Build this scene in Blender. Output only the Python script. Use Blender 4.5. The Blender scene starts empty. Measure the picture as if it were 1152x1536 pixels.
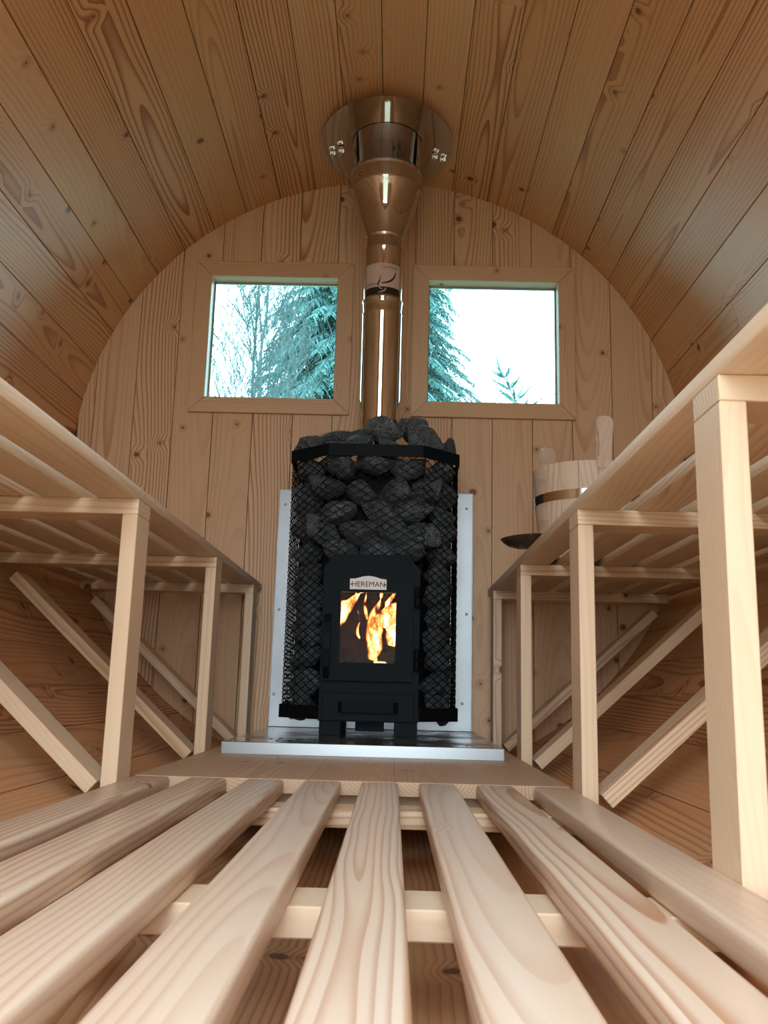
import bpy, bmesh, math, random
from mathutils import Vector, Matrix, noise

S = bpy.context.scene
COL = S.collection
PI = math.pi
rnd = random.Random(7)

# ------------------------------------------------------------------ camera
F_PX, PITCH, YAW, ROLL = 1339.65, .1939, .0143, .0263
CAM = Vector((.0666, 0, .0096))


def cam_dir(u, v):
    c, s = math.cos(ROLL), math.sin(ROLL)
    a, b = c * u + s * v, -s * u + c * v
    x, y2, z2 = a / F_PX, 1.0, -b / F_PX
    c, s = math.cos(PITCH), math.sin(PITCH)
    y, z = c * y2 - s * z2, s * y2 + c * z2
    c, s = math.cos(YAW), math.sin(YAW)
    return Vector((c * x - s * y, s * x + c * y, z))


fwd = cam_dir(0, 0).normalized()
rgt = (cam_dir(1, 0) - cam_dir(0, 0)).normalized()
upv = rgt.cross(fwd).normalized()
cd = bpy.data.cameras.new('camera')
cam = bpy.data.objects.new('camera', cd)
COL.objects.link(cam)
cam.matrix_world = Matrix(((rgt.x, upv.x, -fwd.x, CAM.x), (rgt.y, upv.y, -fwd.y, CAM.y),
                           (rgt.z, upv.z, -fwd.z, CAM.z), (0, 0, 0, 1)))
cd.sensor_fit = 'VERTICAL'
cd.sensor_height = 24
cd.sensor_width = 18
cd.lens = F_PX / 1536 * 24
cd.clip_start = .02
cd.dof.use_dof = True
cd.dof.focus_distance = 2.3
cd.dof.aperture_fstop = 14
S.camera = cam

# ------------------------------------------------------------------ world, exposure
S.view_settings.view_transform = 'Standard'
S.view_settings.look = 'None'
S.view_settings.gamma = 1
S.view_settings.use_curve_mapping = False
S.view_settings.exposure = 0.90
W = bpy.data.worlds.new('overcast_sky')
S.world = W
W.use_nodes = True
wn = W.node_tree
wn.nodes.clear()
wo = wn.nodes.new('ShaderNodeOutputWorld')
wb = wn.nodes.new('ShaderNodeBackground')
wt = wn.nodes.new('ShaderNodeTexCoord')
ws = wn.nodes.new('ShaderNodeSeparateXYZ')
wr = wn.nodes.new('ShaderNodeValToRGB')
wr.color_ramp.elements[0].position = 0
wr.color_ramp.elements[0].color = (.92, .97, 1, 1)
wr.color_ramp.elements[1].position = 1
wr.color_ramp.elements[1].color = (.80, .91, 1, 1)
wn.links.new(wt.outputs['Generated'], ws.inputs[0])
wn.links.new(ws.outputs['Z'], wr.inputs[0])
wn.links.new(wr.outputs[0], wb.inputs['Color'])
wb.inputs['Strength'].default_value = 5.0
wn.links.new(wb.outputs[0], wo.inputs[0])


def portal(name, loc, rot, sx, sy):
    l = bpy.data.lights.new(name, 'AREA')
    l.shape = 'RECTANGLE'
    l.size, l.size_y = sx, sy
    l.cycles.is_portal = True
    o = bpy.data.objects.new(name, l)
    o.location = loc
    o.rotation_euler = rot
    COL.objects.link(o)


# room figures (metres): the barrel is a cylinder along Y
R, ZC, D = 1.05, .7577, 2.952          # radius, height of the axis, back wall
YF = -.32                              # front end wall, behind the camera
ZS = -.149                             # top of the duckboard and the platform
BX, ZB, TS = .3735, .315, .021         # bench edge, underside of its slats, slat thickness
DOOR = (-.40, .40, -.15, 1.45)
WIN = [(-.607, -.159, .978, 1.427), (.1616, .618, .978, 1.427)]
portal('door_daylight_portal', (0, YF - .06, (DOOR[2] + DOOR[3]) / 2), (PI / 2, 0, 0), DOOR[1] - DOOR[0], DOOR[3] - DOOR[2])
for w_ in WIN:
    portal('window_daylight_portal', ((w_[0] + w_[1]) / 2, D + .07, (w_[2] + w_[3]) / 2), (-PI / 2, 0, 0), w_[1] - w_[0], w_[3] - w_[2])


# ------------------------------------------------------------------ node helpers and materials
class NT:
    def __init__(s, name):
        s.m = bpy.data.materials.new(name)
        s.m.use_nodes = True
        s.t = s.m.node_tree
        s.t.nodes.clear()
        s.out = s.t.nodes.new('ShaderNodeOutputMaterial')

    def n(s, typ, **kw):
        x = s.t.nodes.new(typ)
        for k, v in kw.items():
            setattr(x, k, v)
        return x

    def put(s, sock, v):
        if isinstance(v, (int, float)):
            sock.default_value = v
        elif isinstance(v, (tuple, list)):
            sock.default_value = tuple(v) + ((1,) if len(v) == 3 and sock.type == 'RGBA' else ())
        else:
            s.t.links.new(v, sock)

    def math(s, op, a, b=0.0, c=0.0, clamp=False):
        x = s.n('ShaderNodeMath', operation=op, use_clamp=clamp)
        for i, v in enumerate((a, b, c)):
            s.put(x.inputs[i], v)
        return x.outputs[0]

    def vec(s, a, b, c):
        x = s.n('ShaderNodeCombineXYZ')
        for i, v in enumerate((a, b, c)):
            s.put(x.inputs[i], v)
        return x.outputs[0]

    def noise(s, v, scale=1.0, detail=2.0, rough=.5):
        x = s.n('ShaderNodeTexNoise')
        s.put(x.inputs['Vector'], v)
        x.inputs['Scale'].default_value = scale
        x.inputs['Detail'].default_value = detail
        x.inputs['Roughness'].default_value = rough
        return x.outputs['Fac']

    def map(s, v, a, b, c=0.0, d=1.0, smooth=True):
        x = s.n('ShaderNodeMapRange', interpolation_type='SMOOTHSTEP' if smooth else 'LINEAR')
        for i, q in enumerate((v, a, b, c, d)):
            s.put(x.inputs[i], q)
        return x.outputs[0]

    def mix(s, f, a, b):
        x = s.n('ShaderNodeMix', data_type='RGBA')
        s.put(x.inputs[0], f)
        s.put(x.inputs[6], a)
        s.put(x.inputs[7], b)
        return x.outputs[2]

    def bsdf(s, col, rough=.5, metal=0.0, bump=None, bstr=.3, bdist=.001, spec=.5):
        b = s.n('ShaderNodeBsdfPrincipled')
        s.put(b.inputs['Base Color'], col)
        s.put(b.inputs['Roughness'], rough)
        s.put(b.inputs['Metallic'], metal)
        b.inputs['Specular IOR Level'].default_value = spec
        if bump is not None:
            bp = s.n('ShaderNodeBump')
            bp.inputs['Strength'].default_value = bstr
            bp.inputs['Distance'].default_value = bdist
            s.put(bp.inputs['Height'], bump)
            s.t.links.new(bp.outputs[0], b.inputs['Normal'])
        s.t.links.new(b.outputs[0], s.out.inputs[0])
        return b


def wood(name, light, light2, dark, spacing=.0075, strength=.6, knots=.2, rough=.5, fibre=.07, knotcol=(.13, .045, .015), streak=.12):
    """Spruce boards: local X runs along the grain; every object gets its own cut through the trunk."""
    N = NT(name)
    tc = N.n('ShaderNodeTexCoord')
    sp = N.n('ShaderNodeSeparateXYZ')
    N.put(sp.inputs[0], tc.outputs['Object'])
    X, Y, Z = sp.outputs
    r = N.n('ShaderNodeObjectInfo').outputs['Random']
    r2 = N.math('FRACT', N.math('MULTIPLY', r, 17.31))
    r3 = N.math('FRACT', N.math('MULTIPLY', r, 53.77))
    r4 = N.math('FRACT', N.math('MULTIPLY', r, 131.9))
    xs = N.math('ADD', X, N.math('MULTIPLY', r, 91.7))
    ro = N.math('MULTIPLY', r, 40.0)
    n1 = N.math('SUBTRACT', N.noise(N.vec(N.math('MULTIPLY', xs, 1.7), N.math('MULTIPLY_ADD', Y, 7.0, ro), N.math('MULTIPLY', Z, 7.0)), 1.0, 2.0), .5)
    n2 = N.math('SUBTRACT', N.noise(N.vec(N.math('MULTIPLY', xs, .75), ro, 0.0), 1.0, 1.0), .5)
    kv = N.n('ShaderNodeTexVoronoi', voronoi_dimensions='2D', feature='F1')
    N.put(kv.inputs['Vector'], N.vec(N.math('MULTIPLY', xs, 6.5), N.math('MULTIPLY_ADD', N.math('ADD', Y, Z), 6.5, ro), 0.0))
    kv.inputs['Scale'].default_value = 1.0
    ks = N.n('ShaderNodeSeparateColor')
    N.put(ks.inputs[0], kv.outputs['Color'])
    exist = N.math('GREATER_THAN', ks.outputs[0], 1.0 - knots)
    kd = N.math('DIVIDE', kv.outputs['Distance'], 6.5)
    kd = N.math('ADD', kd, N.math('MULTIPLY', N.math('SUBTRACT', N.noise(tc.outputs['Object'], 120.0, 2.0), .5), .004))
    ksz = N.math('MULTIPLY_ADD', N.math('POWER', ks.outputs[1], 2.0), .010, .0035)
    yy = N.math('ADD', N.math('ADD', Y, N.math('MULTIPLY', N.math('SUBTRACT', r2, .5), .20)),
                N.math('MULTIPLY_ADD', n1, .030, N.math('MULTIPLY', n2, .06)))
    zz = N.math('ADD', N.math('ADD', Z, N.math('MULTIPLY_ADD', r3, .07, .012)), N.math('MULTIPLY', n2, .15))
    rr = N.math('SQRT', N.math('ADD', N.math('MULTIPLY', yy, yy), N.math('MULTIPLY', zz, zz)))
    infl = N.math('MULTIPLY', N.map(kd, .045, 0.0), exist)
    rr = N.math('ADD', rr, N.math('MULTIPLY', infl, .016))
    t = N.math('FRACT', N.math('DIVIDE', rr, spacing))
    ring = N.math('MULTIPLY', N.map(t, .42, .92), N.map(t, 1.0, .94))
    n3 = N.noise(N.vec(N.math('MULTIPLY', xs, .25), N.math('MULTIPLY_ADD', Y, 9.0, ro), N.math('MULTIPLY', Z, 6.0)), 1.0, 2.0)
    amp = N.map(N.math('ADD', n3, N.math('MULTIPLY', N.math('SUBTRACT', r4, .5), .45)), .30, .78, .16, 1.0)
    fib = N.noise(N.vec(N.math('MULTIPLY', xs, 7.0), N.math('MULTIPLY', Y, 420.0), N.math('MULTIPLY', Z, 420.0)), 1.0, 2.0)
    st = N.noise(N.vec(N.math('MULTIPLY', xs, .8), N.math('MULTIPLY_ADD', Y, 40.0, ro), N.math('MULTIPLY', Z, 40.0)), 1.0, 3.0)
    base = N.mix(r2, light, light2)
    base = N.mix(N.math('MULTIPLY', N.map(st, .5, .78), streak), base, dark)
    f = N.math('ADD', N.math('MULTIPLY', N.math('MULTIPLY', ring, amp), strength), N.math('MULTIPLY', fib, fibre))
    col = N.mix(f, base, dark)
    col = N.mix(N.math('MULTIPLY', N.math('MULTIPLY', N.map(kd, .022, .004), exist), .45), col, dark)
    km = N.math('MULTIPLY', N.map(kd, ksz, N.math('MULTIPLY', ksz, .7)), exist)
    kin = N.mix(N.map(kd, 0.0, ksz), (.20, .075, .028), knotcol)
    col = N.mix(N.math('MULTIPLY', km, .88), col, kin)
    bmp = N.math('SUBTRACT', N.math('MULTIPLY', fib, .35), N.math('MULTIPLY', ring, .5))
    N.bsdf(col, rough, 0.0, bmp, .25, .0006, .35)
    return N.m


M = {}
M['plank'] = wood('spruce_cladding', (.72, .415, .205), (.78, .485, .255), (.34, .10, .030), .0105, .85, .42)
M['cladding_end'] = wood('spruce_end_wall', (.745, .515, .315), (.80, .58, .375), (.39, .145, .05), .0105, .8, .42)
M['lumber'] = wood('planed_spruce', (.82, .655, .46), (.86, .70, .51), (.60, .32, .14), .0078, .72, .14, .45)
M['slat'] = wood('rounded_floor_slat', (.83, .68, .535), (.87, .73, .585), (.58, .32, .18), .0078, .85, .12, .36)
M['frame'] = wood('window_casing', (.74, .51, .31), (.79, .57, .37), (.40, .15, .055), .006, .5, .25)
M['platform'] = wood('platform_boards', (.60, .44, .30), (.65, .48, .33), (.38, .20, .10), .006, .5, .15)
M['backing'] = wood('dark_backing', (.14, .075, .035), (.16, .08, .04), (.08, .04, .02), .008, .4, .0)
M['pail'] = wood('bucket_stave', (.72, .60, .48), (.78, .66, .54), (.48, .29, .17), .006, .5, .0)


def plain(name, col, rough=.5, metal=0.0, spec=.5, nscale=None, namp=.0, bump=0.0):
    N = NT(name)
    tc = N.n('ShaderNodeTexCoord')
    c, b = col, None
    if nscale:
        f = N.noise(tc.outputs['Object'], nscale, 3.0)
        c = N.mix(N.map(f, .3, .7), tuple(x * (1 - namp) for x in col), tuple(min(1, x * (1 + namp)) for x in col))
        b = f if bump else None
    N.bsdf(c, rough, metal, b, bump, .0008, spec)
    return N.m


M['black'] = plain('black_stove_paint', (.0038, .0085, .0125), .5, 0, .08, 160, .2, .05)
M['black_mesh'] = plain('black_mesh_steel', (.0035, .0045, .0055), .6, 0, .12)
M['soot'] = plain('sooty_firebox', (.045, .016, .008), .9, 0, .2, 60, .5, .3)
M['chrome'] = plain('polished_stainless', (.58, .585, .59), .06, 1.0)
M['zinc_bolt'] = plain('zinc_bolt', (.75, .75, .72), .22, 1.0)
M['hoop'] = plain('steel_hoop', (.55, .52, .48), .16, 1.0)
M['copper'] = plain('dark_ladle_metal', (.085, .07, .05), .38, .7, .5, 60, .4)
M['label_white'] = plain('printed_label', (.62, .52, .46), .35)
M['label_black'] = plain('label_black', (.02, .014, .012), .35)
M['enamel'] = plain('white_nameplate', (.86, .85, .83), .4, 0.0, .3)
M['engraved'] = plain('engraved_lettering', (.012, .012, .013), .6, 0, .1)
M['ground'] = plain('grass', (.17, .18, .12), .9, 0, .2, 3, .3)
M['bark'] = plain('bark', (.18, .17, .16), .9, 0, .2)
M['twig'] = plain('bare_twig_bark', (.085, .105, .105), .9, 0, .2)
M['char'] = plain('charred_log', (.03, .022, .018), .95, 0, .2, 90, .7, .5)


def steel_sheet(name):
    N = NT(name)
    tc = N.n('ShaderNodeTexCoord')
    f = N.noise(tc.outputs['Object'], 9.0, 4.0, .6)
    g = N.noise(N.vec(0.0, 0.0, 0.0), 1.0)
    sp = N.n('ShaderNodeSeparateXYZ')
    N.put(sp.inputs[0], tc.outputs['Object'])
    br = N.noise(N.vec(N.math('MULTIPLY', sp.outputs[0], 6.0), N.math('MULTIPLY', sp.outputs[1], 300.0), N.math('MULTIPLY', sp.outputs[2], 300.0)), 1.0, 2.0)
    col = N.mix(N.map(f, .3, .75), (.27, .305, .325), (.31, .345, .365))
    rg = N.math('ADD', N.map(f, .3, .7, .27, .33), N.math('MULTIPLY', br, .08))
    N.bsdf(col, rg, 1.0, f, .01, .002)
    return N.m


def tray_steel():
    N = NT('sooty_tray_steel')
    tc = N.n('ShaderNodeTexCoord')
    f = N.noise(tc.outputs['Object'], 9.0, 5.0, .65)
    g = N.noise(tc.outputs['Object'], 4.0, 3.0, .6)
    d = N.map(g, .50, .62)
    col = N.mix(d, (.60, .64, .67), (.30, .32, .34))
    N.bsdf(col, N.math('ADD', N.map(f, .3, .7, .12, .25), N.math('MULTIPLY', d, .15)), 1.0, f, .05, .003)
    return N.m


M['sheet'] = steel_sheet('brushed_heat_shield')
M['rim'] = plain('folded_steel_rim', (.36, .41, .44), .3, 1.0)
M['tray'] = tray_steel()


def rock_mat():
    N = NT('basalt')
    tc = N.n('ShaderNodeTexCoord')
    r = N.n('ShaderNodeObjectInfo').outputs['Random']
    f = N.noise(tc.outputs['Object'], 13.0, 3.0, .75)
    g = N.noise(tc.outputs['Object'], 3.2, 5.0, .7)
    c = N.mix(N.map(g, .3, .7), (.028, .042, .053), (.17, .225, .26))
    c = N.mix(N.map(f, .55, .66), c, (.52, .62, .68))
    c = N.mix(N.math('MULTIPLY', r, .5), c, (.055, .063, .068))
    N.bsdf(c, .62, 0.0, N.math('ADD', g, N.math('MULTIPLY', f, .5)), 1.0, .012, .4)
    return N.m


M['rock'] = rock_mat()


def glass_mat(name, tint, ior=1.45):
    N = NT(name)
    tr = N.n('ShaderNodeBsdfTransparent')
    tr.inputs[0].default_value = tint + (1,)
    g = N.n('ShaderNodeBsdfGlossy')
    g.inputs['Roughness'].default_value = .02
    fr = N.n('ShaderNodeFresnel')
    fr.inputs[0].default_value = ior
    mx = N.n('ShaderNodeMixShader')
    N.put(mx.inputs[0], fr.outputs[0])
    N.t.links.new(tr.outputs[0], mx.inputs[1])
    N.t.links.new(g.outputs[0], mx.inputs[2])
    N.t.links.new(mx.outputs[0], N.out.inputs[0])
    return N.m


M['glass'] = glass_mat('teal_window_glass', (.70, .955, .985))
M['stove_glass'] = glass_mat('stove_glass', (.97, .93, .90), 1.08)


def flame_mat():
    N = NT('flame')
    tc = N.n('ShaderNodeTexCoord')
    sp = N.n('ShaderNodeSeparateXYZ')
    N.put(sp.inputs[0], tc.outputs['Object'])
    f = N.noise(N.vec(N.math('MULTIPLY', sp.outputs[0], 34.0), N.math('MULTIPLY', sp.outputs[1], 34.0), N.math('MULTIPLY', sp.outputs[2], 15.0)), 1.0, 3.0, .6)
    lw = N.n('ShaderNodeLayerWeight')
    lw.inputs[0].default_value = .5
    core = N.math('SUBTRACT', 1.0, lw.outputs['Facing'])
    heat = N.math('MULTIPLY', core, N.map(f, .30, .62))
    rp = N.n('ShaderNodeValToRGB')
    e = rp.color_ramp.elements
    e[0].position, e[0].color = 0, (.30, .022, .002, 1)
    e[1].position, e[1].color = 1, (1, .78, .40, 1)
    q = e.new(.35)
    q.color = (.80, .15, .018, 1)
    q = e.new(.65)
    q.color = (1, .42, .09, 1)
    N.put(rp.inputs[0], heat)
    em = N.n('ShaderNodeEmission')
    N.put(em.inputs[0], rp.outputs[0])
    N.put(em.inputs[1], N.math('MULTIPLY_ADD', N.math('POWER', heat, 1.5), 2.2, .22))
    tr = N.n('ShaderNodeBsdfTransparent')
    mx = N.n('ShaderNodeMixShader')
    N.put(mx.inputs[0], N.math('MULTIPLY', N.map(heat, .03, .75), .95))
    N.t.links.new(tr.outputs[0], mx.inputs[1])
    N.t.links.new(em.outputs[0], mx.inputs[2])
    N.t.links.new(mx.outputs[0], N.out.inputs[0])
    return N.m


def ember_mat():
    N = NT('glowing_ember')
    tc = N.n('ShaderNodeTexCoord')
    f = N.noise(tc.outputs['Object'], 60.0, 3.0)
    em = N.n('ShaderNodeEmission')
    N.put(em.inputs[0], N.mix(f, (1, .42, .10), (1, .80, .45)))
    em.inputs[1].default_value = 1.3
    N.t.links.new(em.outputs[0], N.out.inputs[0])
    return N.m


M['flame'] = flame_mat()
M['ember'] = ember_mat()


def needle_mat(name, a, b):
    N = NT(name)
    tc = N.n('ShaderNodeTexCoord')
    f = N.noise(tc.outputs['Object'], 5.0, 3.0)
    N.bsdf(N.mix(N.map(f, .35, .65), a, b), .7, 0.0, None, 0, 0, .3)
    return N.m


M['needles'] = needle_mat('spruce_needles', (.055, .135, .125), (.115, .22, .205))
M['needles_young'] = needle_mat('young_spruce_needles', (.055, .14, .125), (.11, .22, .20))


# ------------------------------------------------------------------ object helpers
def tag(o, label=None, cat=None, group=None, kind=None):
    if label:
        o['label'] = label
    if cat:
        o['category'] = cat
    if group:
        o['group'] = group
    if kind:
        o['kind'] = kind
    return o


def empty(name, loc, label=None, cat=None, group=None, kind=None):
    o = bpy.data.objects.new(name, None)
    o.empty_display_size = .05
    o.location = loc
    COL.objects.link(o)
    return tag(o, label, cat, group, kind)


def place(o, mat, parent=None):
    """mat = wanted world matrix"""
    if parent is not None:
        o.parent = parent
        o.matrix_basis = world_of(parent).inverted() @ mat
    else:
        o.matrix_basis = mat
    return o


def world_of(o):
    m = o.matrix_basis.copy()
    return m if o.parent is None else world_of(o.parent) @ m


def link_mesh(name, me, mat=None, parent=None, mw=None):
    o = bpy.data.objects.new(name, me)
    COL.objects.link(o)
    if mat is not None and not me.materials:
        me.materials.append(mat)
    place(o, mw if mw is not None else Matrix(), parent)
    return o


def bm_mesh(name, bm, smooth=False):
    me = bpy.data.meshes.new(name)
    bmesh.ops.recalc_face_normals(bm, faces=bm.faces[:])
    bm.to_mesh(me)
    bm.free()
    if smooth:
        me.polygons.foreach_set('use_smooth', [True] * len(me.polygons))
        try:
            me.set_sharp_from_angle(angle=math.radians(38))
        except Exception:
            pass
    return me


def axes(o, x, y):
    x = Vector(x).normalized()
    y = Vector(y)
    y = (y - x * y.dot(x)).normalized()
    z = x.cross(y)
    return Matrix(((x.x, y.x, z.x, o[0]), (x.y, y.y, z.y, o[1]), (x.z, y.z, z.z, o[2]), (0, 0, 0, 1)))


_cache = {}


def box_mesh(l, w, t, bev=.0, seg=1, mat=None):
    key = (round(l, 4), round(w, 4), round(t, 4), bev, seg, mat.name if mat else '')
    if key in _cache:
        return _cache[key]
    bm = bmesh.new()
    bmesh.ops.create_cube(bm, size=1.0)
    bmesh.ops.scale(bm, vec=(l, w, t), verts=bm.verts[:])
    if bev:
        bmesh.ops.bevel(bm, geom=bm.edges[:], offset=bev, segments=seg, affect='EDGES', profile=.5)
    me = bm_mesh('board', bm, smooth=seg > 1)
    if mat:
        me.materials.append(mat)
    _cache[key] = me
    return me


def board(name, parent, a, b, wdir, w, t, mat, bev=.0015, seg=1):
    """timber from a to b (centre line), width w along wdir, thickness t"""
    a, b = Vector(a), Vector(b)
    me = box_mesh((b - a).length, w, t, bev, seg, mat)
    return link_mesh(name, me, None, parent, axes((a + b) / 2, b - a, wdir))


def add_box(bm, x0, x1, y0, y1, z0, z1, bev=0.0, seg=1):
    r = bmesh.ops.create_cube(bm, size=1.0)
    vs = r['verts']
    for v in vs:
        v.co = Vector(((x0 + x1) / 2 + v.co.x * (x1 - x0), (y0 + y1) / 2 + v.co.y * (y1 - y0), (z0 + z1) / 2 + v.co.z * (z1 - z0)))
    if bev:
        es = list({e for v in vs for e in v.link_edges})
        bmesh.ops.bevel(bm, geom=es, offset=bev, segments=seg, affect='EDGES', profile=.5)


def add_bar(bm, a, b, w, t=None, side=None):
    """thin four-sided bar between two points"""
    a, b = Vector(a), Vector(b)
    d = (b - a).normalized()
    s = Vector(side) if side else (Vector((0, 0, 1)) if abs(d.z) < .9 else Vector((1, 0, 0)))
    u = d.cross(s).normalized()
    v = d.cross(u)
    t = t or w
    q = []
    for p in (a, b):
        for i, j in ((1, 1), (-1, 1), (-1, -1), (1, -1)):
            q.append(bm.verts.new(p + u * (i * w / 2) + v * (j * t / 2)))
    for i in range(4):
        bm.faces.new((q[i], q[(i + 1) % 4], q[4 + (i + 1) % 4], q[4 + i]))
    bm.faces.new(q[:4])
    bm.faces.new(q[4:][::-1])


def add_tube(bm, pts, rad, seg=8, cap=True):
    pts = [Vector(p) for p in pts]
    rad = rad if isinstance(rad, (list, tuple)) else [rad] * len(pts)
    rings = []
    ref = None
    for i, p in enumerate(pts):
        d = (pts[min(i + 1, len(pts) - 1)] - pts[max(i - 1, 0)]).normalized()
        if ref is None:
            ref = Vector((0, 0, 1)) if abs(d.z) < .9 else Vector((1, 0, 0))
        u = d.cross(ref).normalized()
        ref = u.cross(d)
        v = d.cross(u)
        rings.append([bm.verts.new(p + (u * math.cos(2 * PI * k / seg) + v * math.sin(2 * PI * k / seg)) * rad[i]) for k in range(seg)])
    for a, b in zip(rings, rings[1:]):
        for k in range(seg):
            bm.faces.new((a[k], a[(k + 1) % seg], b[(k + 1) % seg], b[k]))
    if cap:
        bm.faces.new(rings[0])
        bm.faces.new(rings[-1][::-1])


def add_lathe(bm, prof, seg=64, c=(0, 0, 0), close=False):
    rings = []
    for r, z in prof:
        if r < 1e-6:
            rings.append([bm.verts.new((c[0], c[1], c[2] + z))])
        else:
            rings.append([bm.verts.new((c[0] + r * math.cos(2 * PI * k / seg), c[1] + r * math.sin(2 * PI * k / seg), c[2] + z)) for k in range(seg)])
    prs = list(zip(rings, rings[1:])) + ([(rings[-1], rings[0])] if close else [])
    for a, b in prs:
        for k in range(seg):
            k2 = (k + 1) % seg
            if len(a) == 1 and len(b) == 1:
                continue
            if len(a) == 1:
                bm.faces.new((a[0], b[k], b[k2]))
            elif len(b) == 1:
                bm.faces.new((a[k], a[k2], b[0]))
            else:
                bm.faces.new((a[k], a[k2], b[k2], b[k]))


def add_prism(bm, poly, ext, to3):
    """polygon (list of 2D points) swept by ext; to3(u, v, d) gives the point"""
    n = len(poly)
    lo = [bm.verts.new(to3(u, v, 0)) for u, v in poly]
    hi = [bm.verts.new(to3(u, v, ext)) for u, v in poly]
    bm.faces.new(lo)
    bm.faces.new(hi[::-1])
    for i in range(n):
        bm.faces.new((lo[i], lo[(i + 1) % n], hi[(i + 1) % n], hi[i]))


def add_holed_plate(bm, outer, inner, y0, y1):
    """plate in the XZ plane with one hole"""
    vo = [bm.verts.new((x, y0, z)) for x, z in outer]
    vi = [bm.verts.new((x, y0, z)) for x, z in inner]
    es = [bm.edges.new((a[i], a[(i + 1) % len(a)])) for a in (vo, vi) for i in range(len(a))]
    fs = bmesh.ops.triangle_fill(bm, use_beauty=True, edges=es)['geom']
    fs = [f for f in fs if isinstance(f, bmesh.types.BMFace)]
    r = bmesh.ops.extrude_face_region(bm, geom=fs)
    bmesh.ops.translate(bm, vec=(0, y1 - y0, 0), verts=[v for v in r['geom'] if isinstance(v, bmesh.types.BMVert)])


def text_mesh(txt, size, depth=.0004):
    cu = bpy.data.curves.new('lettering', 'FONT')
    cu.body = txt
    cu.size = size
    cu.align_x = 'CENTER'
    cu.align_y = 'CENTER'
    cu.extrude = depth / 2
    cu.resolution_u = 3
    o = bpy.data.objects.new('lettering', cu)
    COL.objects.link(o)
    dg = bpy.context.evaluated_depsgraph_get()
    dg.update()
    me = bpy.data.meshes.new_from_object(o.evaluated_get(dg))
    bpy.data.objects.remove(o)
    bpy.data.curves.remove(cu)
    return me


# ------------------------------------------------------------------ barrel shell and its planks
def ring_pt(a, r=R):
    a = math.radians(a)
    return Vector((-r * math.sin(a), 0, ZC + r * math.cos(a)))


seams = [14.0, 7.1, .3, -6.5] + [-13.3 - 7.2 * k for k in range(24)]
left_seams = [14.0 + 7.2 * k for k in range(24)]
spans = list(zip(left_seams[1:], left_seams)) + list(zip(seams, seams[1:]))
spans[-1] = (spans[-1][0], left_seams[-1] - 360)
YB = D + .075


def shell(name, a0, a1):
    bm = bmesh.new()
    n = max(6, int((a0 - a1) / 6))
    q = []
    for i in range(n + 1):
        a = a0 + (a1 - a0) * i / n
        q.append([bm.verts.new(ring_pt(a, r) + Vector((0, y, 0))) for r in (R + .018, R + .05) for y in (YF - .03, YB)])
    for s, t in zip(q, q[1:]):
        for i, j in ((0, 1), (1, 3), (3, 2), (2, 0)):
            bm.faces.new((s[i], s[j], t[j], t[i]))
    for s in (q[0], q[-1]):
        bm.faces.new((s[0], s[1], s[3], s[2]))
    return tag(link_mesh(name, bm_mesh(name, bm), M['backing']), kind='structure')


ceil = shell('ceiling', 57.2, -56.5)
wl = shell('wall_left', 122.0, 57.2)
wr_ = shell('wall_right', -56.5, -121.3)
fl = shell('floor', -121.3, 122.0 - 360)
for a0, a1 in spans:
    am = (a0 + a1) / 2
    am = am + 360 if am < -180 else am
    par = ceil if -56.6 < am < 57.3 else wl if 0 < am < 122 else wr_ if -121.4 < am < 0 else fl
    p, q = ring_pt(a0), ring_pt(a1)
    w = (q - p).length
    tdir = (p - q).normalized()
    mid = (p + q) / 2
    nrm = Vector((0, 1, 0)).cross(tdir)
    cuts = [YF - .02, D + .012]
    if abs(a0 + 13.3) < .1:
        cuts = [YF - .02, 2.02, D + .012]
    if abs(a0 + 70.9) < .3:
        cuts = [YF - .02, 2.36, D + .012]
    for y0, y1 in zip(cuts, cuts[1:]):
        board('plank', par, mid + nrm * .0085 + Vector((0, y0 + .0006, 0)), mid + nrm * .0085 + Vector((0, y1 - .0006, 0)), tdir, w - .0018, .016, M['plank'], .0009)


# ------------------------------------------------------------------ end walls
CR = [R - .001]


def chord(x, z_up=True, r=None):
    r = r or CR[0]
    q = math.sqrt(max(0, r * r - x * x))
    return ZC + q if z_up else ZC - q


def wall_polys(x0, x1, holes, zlow=None):
    """polygons (z, x) of one vertical board of the round end wall, less the holes"""
    lim = CR[0] - .011
    x0, x1 = max(x0, -lim), min(x1, lim)

    def top(x):
        return chord(x)

    def bot(x):
        return max(chord(x, False), zlow) if zlow is not None else chord(x, False)
    xs = [x0 + (x1 - x0) * i / 4 for i in range(5)]
    for h in holes:
        hx0, hx1, z0, z1 = h
        if hx0 <= x0 + .001 and hx1 >= x1 - .001:                     # fully across
            out = [[(top(x), x) for x in xs] + [(z1, x1), (z1, x0)]]
            low = [(z0, x0), (z0, x1)] + [(bot(x), x) for x in xs[::-1]]
            if z0 > bot((x0 + x1) / 2) + .01:
                out.append(low)
            return out
        if x0 + .001 < hx0 < x1 - .001:                               # hole enters from the right
            return [[(top(x), x) for x in xs] + [(z1, x1), (z1, hx0), (z0, hx0), (z0, x1)] + [(bot(x), x) for x in xs[::-1]]]
        if x0 + .001 < hx1 < x1 - .001:
            return [[(top(x), x) for x in xs] + [(bot(x), x) for x in xs[::-1]] + [(z0, x0), (z0, hx1), (z1, hx1), (z1, x0)]]
    return [[(top(x), x) for x in xs] + [(bot(x), x) for x in xs[::-1]]]


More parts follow.
